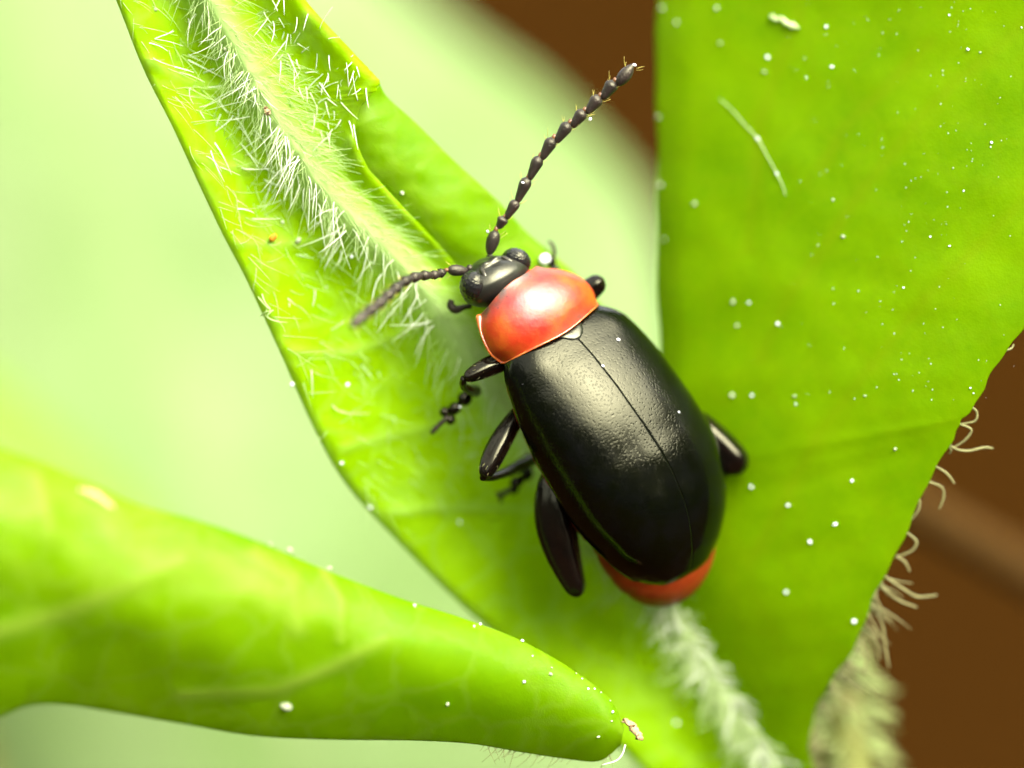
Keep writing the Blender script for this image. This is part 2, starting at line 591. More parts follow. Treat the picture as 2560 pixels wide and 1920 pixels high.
PC[:, 0] += jit * 3.5 * tear
ul = np.concatenate([np.linspace(-1, -0.30, 46), np.linspace(-0.285, 0, 24)])
ur = np.concatenate([np.linspace(0.02, 0.35, 18), np.linspace(0.37, 1, 34)])
uu = np.concatenate([ul, ur])
u = uu[:, None]
gl = np.clip(-u, 0, 1)[..., None]
gr = np.clip(u, 0, 1)[..., None]
P2 = PM[None] + gl * (PL - PM)[None] + gr * (PC - PM)[None]
zm, zl, zc = cat(zM, ss), cat(zL, ss), cat(zC, ss)
Z = zm[None] + gl[..., 0] * (zl - zm)[None] + gr[..., 0] * (zc - zm)[None]
wl = np.linalg.norm(PL - PM, axis=1)[None]
wr = np.linalg.norm(PC - PM, axis=1)[None]
dpx = np.where(u < 0, gl[..., 0] * wl, gr[..., 0] * wr)
ridge_w = np.interp(ss, [0, 8, 11, 15], [46, 44, 34, 40])[None]
trough = np.where(u < 0, np.sin(math.pi * np.clip(gl[..., 0], 0, 1) ** 0.8) ** 2, np.sin(math.pi * np.clip(gr[..., 0], 0, 1) ** 0.9) ** 2)
tr_amp = np.where(u < 0, np.interp(ss, [0, 7, 9, 11, 15], [0.42, 0.42, 0.38, 0.3, 0.25])[None], np.interp(ss, [0, 4, 8, 9, 10], [0.36, 0.34, 0.2, 0.1, 0.0])[None])
Z = Z - trough * tr_amp + 0.09 * np.exp(-(dpx / (ridge_w * 1.15)) ** 2)
Z += 0.05 * fnoise(P2, 55, 5) * np.clip(dpx / 60, 0, 1)
Z -= 0.10 * np.clip((gl[..., 0] - 0.93) / 0.07, 0, 1) ** 2
lip = np.clip((gr[..., 0] - 0.86) / 0.14, 0, 1) ** 2
Z -= lip * 0.13 * np.interp(ss, [0, 2.2, 3, 3.6, 9], [0.8, 1.0, 1.0, 0.2, 0.1])[None]
vein = np.exp(-(dpx / 42.0) ** 2) * 0.7
for k, (s0, s1, side) in enumerate([(1.0, 0.1, -1), (3.0, 1.7, -1), (5.0, 3.4, -1), (7.0, 5.2, -1), (8.6, 7.0, -1), (9.8, 8.4, -1), (10.8, 9.5, -1), (2.4, 1.0, 1), (6.0, 5.0, 1)]):
    tt = np.linspace(0, 0.9, 10)
    line = []
    for q in tt:
        s_ = s0 + (s1 - s0) * q ** 1.3
        e = cat(LE, s_) if side < 0 else cat(CE, s_)
        line.append(cat(MR, s_) * (1 - q) + e * q)
    dd = poly_dist(P2, line)
    vein = np.maximum(vein, 0.12 * np.exp(-(dd / 11.0) ** 2))
    Z += 0.045 * np.exp(-(dd / 16.0) ** 2)
vein = np.maximum(vein, 0.10 * np.clip((gl[..., 0] - 0.95) / 0.05, 0, 1))
P3 = Vn(P2, Z)
main_leaf = empty('hairy_leaf', V(1900, 1900, -3.5))
tag(main_leaf, 'bright green hairy leaf with a furry pale midrib under the beetle', 'leaf')
v, F, Nn = sheet(P3, 0.075)
SURF['main'] = (P2, Z, Nn)
mesh('blade', v, F, M['leaf_main'], main_leaf, attrs={'vein': np.tile(vein.ravel(), 2)})

# --- the smooth turned-back margin on its right
IN = [(905, 255), (872, 300), (862, 350), (885, 415), (950, 480), (1030, 560), (1085, 615), (1170, 720), (1240, 820), (1320, 930), (1400, 1040)]
EX = [(950, 212), (972, 246), (1040, 307), (1124, 391), (1203, 463), (1261, 518), (1320, 583), (1388, 640), (1449, 697), (1530, 800), (1600, 930)]
s2 = np.linspace(0, 10, 120)
a, b = cat(IN, s2), cat(EX, s2)
q = np.linspace(0, 1, 46)[:, None]
P2 = a[None] + q[..., None] * (b - a)[None]
z0 = np.interp(s2, [0, 3, 6, 8, 10], [-0.34, -0.60, -0.93, -1.28, -1.9])[None]
z1 = np.interp(s2, [0, 3, 6, 8, 10], [-0.45, -0.85, -1.35, -1.7, -2.2])[None]
Z = z0 + (z1 - z0) * q + 0.30 * np.sin(math.pi * q ** 0.8) * np.interp(s2, [0, 1.5, 10], [0.2, 1, 1])[None] + 0.03 * fnoise(P2, 40, 9)
vein = 0.15 * np.clip(fnoise(P2, 22, 12), 0, 1)
v, F, Nn = sheet(Vn(P2, Z), 0.10)
SURF['flap'] = (P2, Z, Nn)
mesh('folded_margin', v, F, M['leaf_lower'], main_leaf, attrs={'vein': np.tile(vein.ravel(), 2)})['label'] = 'smooth hairless margin turned back behind the torn edge'

# --- the broad leaf on the right
RA = [(1640, -260), (1642, 0), (1640, 250), (1640, 500), (1645, 800), (1650, 1100), (1655, 1300), (1668, 1492), (1786, 1676), (1904, 1856), (2080, 2130)]
RB = [(3000, -260), (2960, 100), (2830, 400), (2670, 660), (2540, 842), (2430, 1018), (2372, 1111), (2237, 1385), (2130, 1620), (2022, 1845), (2120, 2130)]
zA = [-2.5, -2.4, -2.3, -2.2, -2.2, -2.3, -2.4, -2.42, -2.62, -2.82, -3.2]
zB = [0.4, 0.35, 0.25, 0.1, -0.05, -0.25, -0.45, -0.9, -1.5, -2.4, -3.2]
s3 = np.linspace(0, 10, 220)
a, b = cat(RA, s3), cat(RB, s3)
a[:, 0] += (3 * np.sin(s3 * 3.1) + 2 * np.sin(s3 * 7.7 + 1)) * np.interp(s3, [0, 4, 6], [1, 1, 0])
b[:, 0] += 4 * np.sin(s3 * 6.3 + 2) + 2.5 * np.sin(s3 * 15.0)
q = np.linspace(0, 1, 150)[:, None]
P2 = a[None] + q[..., None] * (b - a)[None]
za, zb = cat(zA, s3)[None], cat(zB, s3)[None]
Z = za + (zb - za) * (1 - (1 - q) ** 1.6) + 0.045 * fnoise(P2, 150, 21) + 0.006 * fnoise(P2, 45, 22)
Z -= 0.25 * np.clip(1 - q / 0.08, 0, 1) ** 2 * np.interp(s3, [0, 5, 7], [1, 1, 0])[None]
vein = np.zeros_like(Z)
for line in ([(2560, 60), (2330, 260), (2160, 470), (1960, 760), (1900, 900)], [(2000, 20), (1900, 300), (1870, 620)], [(2560, 500), (2300, 760), (2050, 1080), (1880, 1400)], [(2330, 100), (2100, 330), (2060, 420)]):
    dd = poly_dist(P2, line)
    vein = np.maximum(vein, 0.3 * np.exp(-(dd / 16.0) ** 2))
    Z -= 0.008 * np.exp(-(dd / 18.0) ** 2)
right_leaf = empty('smooth_leaf', V(2050, 2000, -3.6))
tag(right_leaf, 'broad smooth green leaf dotted with white specks on the right', 'leaf')
v, F, Nn = sheet(Vn(P2, Z), 0.10)
SURF['right'] = (P2, Z, Nn)
mesh('blade', v, F, M['leaf_right'], right_leaf, attrs={'vein': np.tile(vein.ravel(), 2)})

# --- the rolled leaf in the lower left
LT = [(-260, 1020), (0, 1117), (116, 1157), (231, 1209), (347, 1261), (498, 1302), (648, 1354), (810, 1423), (995, 1493), (1157, 1545), (1308, 1603), (1447, 1684), (1530, 1755), (1560, 1820)]
LB = [(-260, 1900), (0, 1794), (70, 1765), (150, 1761), (290, 1782), (463, 1811), (636, 1840), (810, 1849), (1041, 1852), (1180, 1860), (1300, 1880), (1420, 1898), (1500, 1902), (1552, 1862)]
zT = [3.2, 2.9, 2.7, 2.4, 2.2, 1.9, 1.6, 1.25, 0.85, 0.5, 0.2, 0.0, -0.1, -0.2]
s4 = np.linspace(0, 13, 240)
a, b = cat(LT, s4), cat(LB, s4)
q = np.linspace(0, 1, 110)[:, None]
P2 = a[None] + q[..., None] * (b - a)[None]
hump = np.interp(s4, [0, 4, 8, 10, 12, 13], [0.85, 0.8, 0.55, 0.35, 0.2, 0.08])[None]
drop = np.interp(s4, [0, 4, 8, 11, 13], [0.9, 0.8, 0.6, 0.35, 0.1])[None]
Z = cat(zT, s4)[None] + hump * np.sin(math.pi * q ** 0.85) ** 0.9 - drop * q ** 1.6
Z += 0.09 * fnoise(P2, 90, 31) * np.interp(s4, [0, 10, 13], [1, 0.5, 0.2])[None]
vein = np.zeros_like(Z)
for line, w in (([(-50, 1590), (173, 1530), (347, 1450), (450, 1400)], 22), ([(450, 1740), (694, 1725), (833, 1665), (960, 1600)], 16), ([(640, 1390), (730, 1450), (745, 1570)], 22), ([(810, 1425), (856, 1505), (850, 1600)], 10), ([(90, 1200), (125, 1330)], 22)):
    dd = poly_dist(P2, line)
    vein = np.maximum(vein, 0.45 * np.exp(-(dd / w) ** 2))
    Z += 0.03 * np.exp(-(dd / (w * 1.3)) ** 2)
vein = np.maximum(vein, 0.6 * np.clip(fnoise(P2, 60, 33) - 0.15, 0, 1) * np.clip(1.3 - q * 1.6, 0, 1))
lower_leaf = empty('rolled_leaf', V(1400, 1800, -0.3))
tag(lower_leaf, 'glossy rolled green leaf with a rounded tip across the lower left', 'leaf')
v, F, Nn = sheet(Vn(P2, Z), 0.12)
SURF['lower'] = (P2, Z, Nn)
mesh('blade', v, F, M['leaf_lower'], lower_leaf, attrs={'vein': np.tile(vein.ravel(), 2)})


# --- pale leaves far behind
def back_leaf(name, label, left, right, zfun, mat, seed, petiole_at, amp=0.5):
    s = np.linspace(0, len(left) - 1, 90)
    a, b = cat(left, s), cat(right, s)
    q = np.linspace(0, 1, 80)[:, None]
    P2 = a[None] + q[..., None] * (b - a)[None]
    Z = zfun(P2) + amp * fnoise(P2, 260, seed) - 1.2 * (2 * q - 1) ** 4
    mid = [tuple(cat(left, t) * 0.5 + cat(right, t) * 0.5) for t in range(len(left))]
    vein = 0.8 * np.exp(-(poly_dist(P2, mid) / 30.0) ** 2)
    r = empty(name, V(*petiole_at))
    tag(r, label, 'leaf', 'blurred leaves in the background')
    v, F, _ = sheet(Vn(P2, Z), 0.25)
    mesh('blade', v, F, mat, r, attrs={'vein': np.tile(vein.ravel(), 2)})
    p = np.array(V(*petiole_at))
    mb = MB()
    mid_p = p + np.array((1.0, -6.0, -5.0))
    mb.add(*smooth_tube([p, p * 0.6 + mid_p * 0.4, mid_p] + drop_line(mid_p, to_ground(mid_p)), [0.5, 0.55, 0.6] + [0.62, 0.64, 0.66, 0.7, 0.8, 0.9], 10, 8))
    mb.build('petiole', M['stem'], r)
    return r


back_leaf('pale_leaf', 'large pale green blurred leaf behind the hairy leaf',
          [(-900, -700), (-900, 0), (-900, 700), (-700, 1400), (-300, 2100), (300, 2700)],
          [(300, -700), (1040, 0), (1400, 278), (1650, 620), (1720, 1300), (1500, 2600)],
          lambda P: -22.5 + 0.001 * (P[..., 0] - 600) + 0.003 * (P[..., 1] - 700), M['leaf_back'], 41, (900, 2640, -17), 0.25)
back_leaf('yellow_leaf', 'yellow green blurred leaf behind the rolled leaf at the left edge',
          [(-900, 760), (-900, 1100), (-800, 1400), (-600, 1700)],
          [(-180, 810), (90, 1020), (430, 1350), (300, 1690)],
          lambda P: -15 + 0.003 * (P[..., 1] - 1200), M['leaf_back2'], 43, (-150, 1690, -13.8), 0.15)

# ------------------------------------------------------------------ stem and dry stalk
stem = empty('stem', to_ground(V(2120, 2150, -5)))
tag(stem, 'pale fuzzy stem behind the base of the smooth leaf', 'stem')
mb = MB()
sp = [V(2060, 1560, -4.6), V(2095, 1680, -4.9), V(2110, 1800, -5), V(2120, 1950, -5), V(2125, 2150, -5.2)]
sp += drop_line(sp[-1], to_ground(sp[-1]))
mb.add(*smooth_tube(sp, [0.12, 0.26, 0.34, 0.40, 0.46] + [0.47, 0.5, 0.55, 0.6, 0.8, 1.2], 14, 8))
mb.build('stalk', M['stem'], stem)
mb = MB()
for k in range(170):
    t = random.uniform(0, 3.6)
    c = cat(np.array([list(p) for p in sp]), t)
    an = random.uniform(0, 6.28)
    d = np.array((math.cos(an), 0.25 * random.uniform(-1, 1), math.sin(an)))
    r0 = 0.2 + 0.07 * t
    L = random.uniform(0.3, 0.7)
    dn = np.array((0, -0.35, -0.1)) * random.uniform(0, 1)
    mb.add(*tube([c + d * r0, c + d * (r0 + L * 0.5) + dn * 0.3, c + d * (r0 + L) + dn], [0.03, 0.026, 0.012], 5))
tag(mb.build('fuzz', M['stem_fuzz'], stem), kind='stuff')

twig = empty('dry_stalk', to_ground(V(3600, 2400, -13)))
tag(twig, 'faint brown dry stalk slanting behind the right edge of the smooth leaf', 'stalk')
mb = MB()
tp = [V(1750, 960, -10.5), V(2150, 1190, -11), V(2560, 1425, -11.5), V(3100, 1740, -12.3), V(3600, 2030, -13)]
tp += drop_line(tp[-1], to_ground(tp[-1]))
mb.add(*smooth_tube(tp, [0.32, 0.36, 0.38, 0.4, 0.42] + [0.43, 0.44, 0.45, 0.5, 0.7, 1.0], 12, 8))
mb.build('stalk', M['straw'], twig)


# ------------------------------------------------------------------ leaf hairs
def hair(base, d0, length, sag, r=0.016, n=5, seg=5):
    """a bent, tapering hair from base; d0 start direction, sag bends it over"""
    d0, sag = np.array(d0, float), np.array(sag, float)
    d0 /= np.linalg.norm(d0)
    t = np.linspace(0, 1, seg + 1)
    pts = np.array(base)[None] + length * (t[:, None] * d0 + (t ** 2)[:, None] * sag)
    return tube(pts, r * (1 - 0.72 * t), n)


MPs, MZs, MNs = SURF['main']


def main_pt(s, uval):
    j = int(np.clip(s / 15 * (NS - 1), 0, NS - 1))
    i = int(np.argmin(np.abs(uu - uval)))
    return P3[i, j], MNs[i, j]


def img_dir(deg, z=0.0):
    """direction in the picture, degrees clockwise from right, plus z"""
    r = math.radians(deg)
    return np.array((math.cos(r), -math.sin(r), z))


mb = MB()
# long hairs leaning off the left flank of the midrib
for k in range(140):
    s = random.uniform(0.5, 10.2)
    un = -abs(random.gauss(0.05, 0.09))
    p, n = main_pt(s, un)
    ang = random.gauss(113, 17) + 12 * math.sin(s * 5.1)
    near = np.interp(s, [0, 5, 6.5, 9, 10], [0.7, 0.9, 1.1, 1.1, 0.8])
    mb.add(*hair(p - 0.02 * n, img_dir(ang + random.choice([-25, 20]), random.uniform(0.2, 0.8)), random.uniform(0.22, 0.62) * near,
                 img_dir(ang + random.gauss(0, 45), -0.45) * random.uniform(0.25, 0.75), random.uniform(0.0045, 0.0105), 5, 7))
tag(mb.build('midrib_hair', M['hair'], main_leaf), kind='stuff')
mb = MB()
# fine fur over the midrib, combed out to both sides
for k in range(950):
    s = random.uniform(0.3, 9.9)
    right = random.random() < 0.62
    un = random.uniform(-0.03, 0.38) if right else random.uniform(-0.22, 0.04)
    p, n = main_pt(s, un)
    ang = random.gauss(8, 26) if right else random.gauss(105, 26)
    mb.add(*hair(p - 0.02 * n, img_dir(ang, random.uniform(0.05, 0.4)), random.uniform(0.18, 0.6),
                 img_dir(ang + (55 if right else -30), -0.25) * random.uniform(0.1, 0.6), random.uniform(0.003, 0.0065), 4))
tag(mb.build('midrib_hair', M['hair_green'], main_leaf), kind='stuff')

mb = MB()
# short upright hairs on the right half, up to the torn edge
for k in range(85):
    s = random.triangular(0.2, 5.8, 2.2)
    p, n = main_pt(s, random.uniform(0.3, 0.97))
    ang = random.choice([random.gauss(100, 22), random.gauss(70, 22), random.gauss(-70, 25)])
    mb.add(*hair(p - 0.02 * n, img_dir(ang, random.uniform(0.3, 1.3)), random.uniform(0.14, 0.42),
                 img_dir(ang + random.gauss(0, 50), -0.2) * random.uniform(0.1, 0.5), random.uniform(0.006, 0.0125)))
# curling hairs in the trough left of the midrib and along the left edge
for k in range(90):
    s = random.triangular(0.2, 9.8, 1.5)
    un = -random.uniform(0.15, 0.88)
    p, n = main_pt(s, un)
    ang = random.choice([random.gauss(80, 25), random.gauss(20, 25), random.gauss(25, 20)] + ([random.gauss(150, 25)] if un > -0.6 else []))
    thick = random.uniform(0.004, 0.012) if s < 5 else random.uniform(0.003, 0.008)
    mb.add(*hair(p - 0.02 * n, img_dir(ang, random.uniform(0.1, 0.7)), random.uniform(0.16, 0.5) * (1 if s < 6 else 0.7),
                 img_dir(ang + random.gauss(0, 70), -0.25) * random.uniform(0.2, 0.7), thick))
tag(mb.build('blade_hair', M['hair'], main_leaf), kind='stuff')
mb = MB()
for k in range(330):
    s = random.uniform(0.2, 9.9)
    un = -random.uniform(0.25, 0.96) if random.random() < 0.85 else -random.uniform(0.1, 0.5)
    p, n = main_pt(s, un)
    ang = random.choice([random.gauss(75, 25), random.gauss(20, 22), random.gauss(25, 20)])
    mb.add(*hair(p - 0.02 * n, img_dir(ang, random.uniform(0.1, 0.5)), random.uniform(0.2, 0.5), img_dir(ang + random.gauss(0, 60), -0.25) * random.uniform(0.2, 0.6), random.uniform(0.003, 0.007), 4))
tag(mb.build('blade_hair', M['hair_green'], main_leaf), kind='stuff')

mb = MB()
# the midrib again below the beetle, out of focus
for k in range(620):
    s = random.uniform(10.6, 14.6)
    un = random.uniform(-0.16, 0.3)
    p, n = main_pt(s, un)
    ang = random.choice([random.gauss(15, 28), random.gauss(115, 25), random.gauss(70, 30)])
    mb.add(*hair(p - 0.02 * n, img_dir(ang, random.uniform(0.05, 0.5)), random.uniform(0.25, 0.62),
                 img_dir(ang + random.gauss(0, 60), -0.2) * random.uniform(0.1, 0.5), random.uniform(0.006, 0.014)))
tag(mb.build('midrib_hair', M['hair_green'], main_leaf), kind='stuff')

mb = MB()
for k in range(70):
    p, n = main_pt(random.uniform(11.2, 14.4), random.uniform(-0.14, 0.2))
    ang = random.choice([random.gauss(15, 25), random.gauss(115, 25)])
    mb.add(*hair(p - 0.02 * n, img_dir(ang, random.uniform(0.2, 0.7)), random.uniform(0.25, 0.6), img_dir(ang + random.gauss(0, 60), -0.2) * random.uniform(0.1, 0.5), random.uniform(0.012, 0.02)))
tag(mb.build('midrib_hair', M['hair'], main_leaf), kind='stuff')

# a clear tuft and a few single curls on the left edge
for ctrl in ([(678, 778), (668, 792), (690, 803), (718, 806)], [(830, 1013), (845, 1026), (875, 1034), (925, 1034)],
             [(655, 735), (662, 755), (676, 772)], [(645, 742), (660, 760), (676, 775)], [(652, 790), (664, 780), (684, 776)]):
    pts = []
    for k, (x, y) in enumerate(ctrl):
        p, n = surf_at('main', x, y)
        pts.append(np.array(V(x, y, p.z + (0.0 if k == 0 else 0.10))))
    v, F = smooth_tube(pts, [0.010, 0.010, 0.009, 0.004][:len(pts)], 6, 5)
    mesh('hair', v, F, M['hair_green'], main_leaf)

# curling hairs hanging from the right edge of the smooth leaf
EDGE = [[(2418, 1013), (2441, 1028), (2437, 1053), (2398, 1060)], [(2398, 1060), (2428, 1074), (2413, 1100), (2385, 1118)],
        [(2368, 1108), (2392, 1123), (2422, 1127), (2460, 1119), (2483, 1121)], [(2368, 1112), (2378, 1125), (2372, 1134)],
        [(2336, 1164), (2367, 1184), (2386, 1209)], [(2318, 1203), (2354, 1218), (2359, 1243), (2348, 1273)],
        [(2262, 1328), (2291, 1353), (2278, 1378), (2238, 1393)], [(2240, 1391), (2262, 1405), (2274, 1429)],
        [(2210, 1440), (2262, 1475), (2295, 1492), (2342, 1488)], [(2204, 1468), (2245, 1500), (2292, 1518)],
        [(2506, 878), (2527, 872), (2534, 861)], [(2180, 1520), (2205, 1560), (2212, 1610), (2222, 1670)],
        [(2160, 1565), (2190, 1600), (2200, 1650)], [(2150, 1600), (2165, 1640), (2160, 1690)],
        [(2300, 1250), (2296, 1275), (2278, 1300)]]
for line in EDGE:
    zz = surf_at('right', *line[0])[0].z
    pts = [np.array(V(x, y, zz - 0.06 - 0.05 * k)) for k, (x, y) in enumerate(line)]
    v, F = smooth_tube(pts, [0.019] * (len(pts) - 1) + [0.014], 7, 6)
    mesh('hair', v, F, M['hair_dull'], right_leaf)
mb = MB()
for k in range(60):
    t = random.uniform(7.2, 9.4)
    e = cat(RB, t)
    zz = float(cat(zB, t)) - 0.08
    ang = random.gauss(45, 30)
    mb.add(*hair(V(e[0] - 5, e[1], zz), img_dir(ang, random.uniform(-0.8, 0.1)), random.uniform(0.2, 0.6), img_dir(ang + random.gauss(0, 80)) * 0.4, 0.02))
tag(mb.build('edge_hair', M['hair_dull'], right_leaf), kind='stuff')
mb = MB()
for k in range(26):
    x = random.uniform(1180, 1545)
    y = np.interp(x, [1180, 1300, 1420, 1500, 1552], [1858, 1880, 1898, 1902, 1865])
    p, n = surf_at('lower', x, y - 3)
    ang = random.gauss(100, 25)
    mb.add(*hair(p - 0.05 * n, img_dir(ang, -0.2), random.uniform(0.12, 0.28), img_dir(ang + random.gauss(60, 60)) * 0.6, 0.008))
tag(mb.build('edge_hair', M['hair_dull'], lower_leaf), kind='stuff')
pts = [np.array(V(x, y, -0.05)) for x, y in ((1563, 1862), (1556, 1885), (1540, 1902), (1505, 1912))]
v, F = smooth_tube(pts, [0.014, 0.013, 0.012, 0.006], 6, 5)
mesh('hair', v, F, M['hair'], lower_leaf)

# ------------------------------------------------------------------ beetle
PH = math.radians(29)
CP, SP = math.cos(PH), math.sin(PH)
ZC0 = -88.0


def zc_of(t): return ZC0 - 0.13 * t


def B(t, beta, delta, c):
    """beetle frame: t back along the body, beta to its right, delta up, c sideways shift of the midline"""
    w = c + beta * CP + delta * SP
    return V(1448 + 0.485 * t + 0.875 * w, 848 + 0.875 * t - 0.485 * w, (zc_of(t) - beta * SP + delta * CP) / K)


beetle = empty('beetle', V(1520, 1100, -1.6))
tag(beetle, 'black flea beetle with an orange red collar and red tail on the hairy leaf', 'beetle')

ET = [-75, -50, -25, 0, 50, 100, 150, 200, 250, 300, 350, 400, 450, 500, 550, 600, 640, 664]
EW = [120, 150, 174, 190, 203, 213, 219, 224, 226, 227, 226, 221, 209, 190, 166, 128, 78, 6]
EH = [58, 76, 90, 101, 122, 141, 157, 170, 177, 181, 185, 184, 178, 166, 146, 112, 66, 8]
ECc = [-56, -54, -51, -49, -48, -49, -49, -50, -48, -46, -45, -45, -47, -50, -56, -62, -66, -68]


def body_at(t):
    return np.interp(t, ET, EW), np.interp(t, ET, EH), np.interp(t, ET, ECc)


def smooth_tab(tab, t):
    k = np.interp(t, ET, np.arange(len(ET)))
    return cat(np.array(tab, float), k)


def elytron(side):
    nt_, nth = 110, 56
    tt = -75 + 739 * np.sin(np.linspace(0, 1, nt_) * math.pi / 2) ** 0.92
    out = []
    for t in tt:
        W, H, c = (float(smooth_tab(x, t)) for x in (EW, EH, ECc))
        row = []
        for k in range(nth):
            f = k / (nth - 1)
            if f < 0.9:
                th = (f / 0.9) ** 1.75 * math.pi / 2          # 0 at the suture, 90 deg at the margin
                sx, cz = math.sin(th), math.cos(th)
                be, de = W * sx ** 0.84, H * cz ** 0.80
                groove = math.exp(-((be) / 1.8) ** 2)
                de -= 1.3 * groove
                be = max(be, 0.25)
                rim = math.exp(-((f - 0.888) / 0.010) ** 2)
                be += 2.2 * rim
                de += 1.5 * rim
            else:                                     # narrow flange turned under
                g = (f - 0.9) / 0.1
                be, de = W * (1 - 0.16 * g), -H * 0.10 * math.sin(g * math.pi / 2)
            # shoulder bump
            sh = math.exp(-((t - 5) / 45.0) ** 2 - ((be / max(W, 1) - 0.72) / 0.2) ** 2)
            de += 6 * sh
            row.append(np.array(B(t, side * be, de, c)))
        out.append(row)
    P = np.array(out)
    if side < 0: P = P[:, ::-1]
    n, m = P.shape[:2]
    v = P.reshape(-1, 3)
    idx = np.arange(n * m).reshape(n, m)
    a, b_, c_, d_ = idx[:-1, :-1].ravel(), idx[1:, :-1].ravel(), idx[1:, 1:].ravel(), idx[:-1, 1:].ravel()
    F = list(zip(a, d_, c_, b_))
    F = [f[::-1] for f in F]
    rel = np.repeat(np.interp(tt, [-75, 250, 420, 520, 700], [1.0, 1.0, 0.55, 0.12, 0.06]), m)
    o = mesh('elytron', v, F, M['elytra'], beetle, attrs={'relief': rel})
    md = o.modifiers.new('thickness', 'SOLIDIFY')
    md.thickness = 0.03
    md.offset = -1
    return o


elytron(-1)
elytron(1)


# --- body under the shells: thorax and abdomen in one
def body_mesh():
    tt = np.linspace(0, 1, 70)
    ts = -60 + 758 * np.sin(tt * math.pi / 2)
    rows = []
    n = 40
    for t in ts:
        te = min(t, 610)
        W, H, c = (float(smooth_tab(x, te)) for x in (EW, EH, ECc))
        if t > 450:                                    # the tail runs on beyond the shells
            f = (t - 450) / 248
            W = 195 * math.sqrt(max(0.0008, 1 - f ** 2.4))
            c = -47 - 20 * f
            H = 170 * math.sqrt(max(0.002, 1 - f ** 2.2))
            low = -30 - 22 * f
        else:
            low = -30
        front = min(1.0, (t + 60) / 70 * 0.5 + 0.5)
        seg = 1 - 0.018 * (0.5 + 0.5 * math.cos(t / 62 * 2 * math.pi)) ** 6
        row = []
        for k in range(n):
            th = 2 * math.pi * k / n
            be = 0.90 * W * math.cos(th) * front * seg
            de = math.sin(th)
            up_ = 0.42 + 0.45 * min(1, max(0, (t - 400) / 120))
            de = low + (H * up_ * de if de > 0 else H * 0.55 * de) * seg
            row.append(np.array(B(t, be, de, c)))
        rows.append(row)
    P = np.array(rows)
    m = len(ts)
    v = P.reshape(-1, 3)
    F = []
    for i in range(m - 1):
        for j in range(n):
            k = (j + 1) % n
            F.append((i * n + j, i * n + k, (i + 1) * n + k, (i + 1) * n + j))
    F.append(tuple(range(n - 1, -1, -1)))
    F.append(tuple((m - 1) * n + j for j in range(n)))
    return mesh('abdomen', v, F, M['abdomen'], beetle)


body_mesh()['label'] = 'red abdomen showing below the shells'

# --- scutellum
pts = []
nb_ = 9
for t, hw in ((-62, 44), (-45, 44), (-32, 41), (-20, 33), (-8, 20), (-1, 7)):
    row = []
    for k in range(nb_):
        b_ = hw * (2 * k / (nb_ - 1) - 1)
        W, H, c = (float(smooth_tab(x, t)) for x in (EW, EH, ECc))
        de = H * max(0, 1 - abs(b_ / W) ** 2.38) ** 0.476 + 3.5 - 3.4 * (b_ / hw) ** 4 - (3 if t > -3 else 0)
        row.append(np.array(B(t, b_, de, c)))
    pts.append(row)
v, F, _ = sheet(np.array(pts), 0.05)
mesh('scutellum', v, F, M['head'], beetle)


# --- pronotum
def pro_par(v):
    W = float(np.interp(v, [0, 0.25, 0.5, 0.75, 1], [101, 139, 159, 161, 150]))
    return W, float(np.interp(v, [0, 0.3, 0.6, 1], [74, 98, 107, 100])), float(np.interp(v, [0, 0.5, 1], [-100, -71, -63]))


PV = np.linspace(0, 1, 60)
PW = cat(np.array([100, 136, 157, 163, 152], float), PV * 4)
PHh = cat(np.array([80, 100, 112, 114, 106], float), PV * 4)
PCc = cat(np.array([-101, -84, -72, -66, -62], float), PV * 4)


def pro_pt(i, th, extra=0.0):
    v = PV[i]
    W, H, c = PW[i] + extra, PHh[i] + extra, PCc[i]
    be, de = -W * math.cos(th), H * max(0.0, math.sin(th)) ** 0.9
    x = be / max(W, 1)
    tf = -209 + 34 * max(0, -x) ** 2 - 4 * max(0, x) ** 2
    tb = -35 - 6 * abs(x) ** 2 - 9 * x + 8 * math.exp(-((x + 0.1) / 0.5) ** 2) - 6
    t = tf + (tb - tf) * v
    # rolled rims
    return np.array(B(t, be, de, c))


nth = 64
ths = np.linspace(0, math.pi, nth)
P = np.array([[pro_pt(i, th) for th in ths] for i in range(len(PV))])
# callus at the front left corner
P[:, :, :] += 0
sm = np.array([[max(math.exp(-((PV[i] - 0.0) / 0.16) ** 2), 0.8 * math.exp(-((PV[i] - 0.95) / 0.08) ** 2 - ((th - 1.7) / 0.5) ** 2)) for th in ths] for i in range(len(PV))])
v = P.reshape(-1, 3)
n_, m_ = P.shape[:2]
idx = np.arange(n_ * m_).reshape(n_, m_)
a, b_, c_, d_ = idx[:-1, :-1].ravel(), idx[1:, :-1].ravel(), idx[1:, 1:].ravel(), idx[:-1, 1:].ravel()
pron = mesh('pronotum', v, list(zip(a, b_, c_, d_)), M['pronotum'], beetle, attrs={'smudge': sm.ravel()})
md = pron.modifiers.new('thickness', 'SOLIDIFY')
md.thickness = 0.05
md.offset = -1
pron['label'] = 'shiny orange red collar shield behind the head'
# rim bead: left side with its corner callus, hind edge, right side
rim_pts = [pro_pt(i, 0.0, 2) for i in range(0, 60, 3)] + [pro_pt(59, th, 2) for th in ths[2:-2:3]] + [pro_pt(i, math.pi, 2) for i in range(59, -1, -4)]
rr = np.array([0.045] * 1 + [0.06, 0.055, 0.042, 0.034] + [0.022] * 15 + [0.015] * (len(rim_pts) - 20))
v, F = tube(rim_pts, rr, 10)
mesh('rim', v, F, M['rim'], pron)
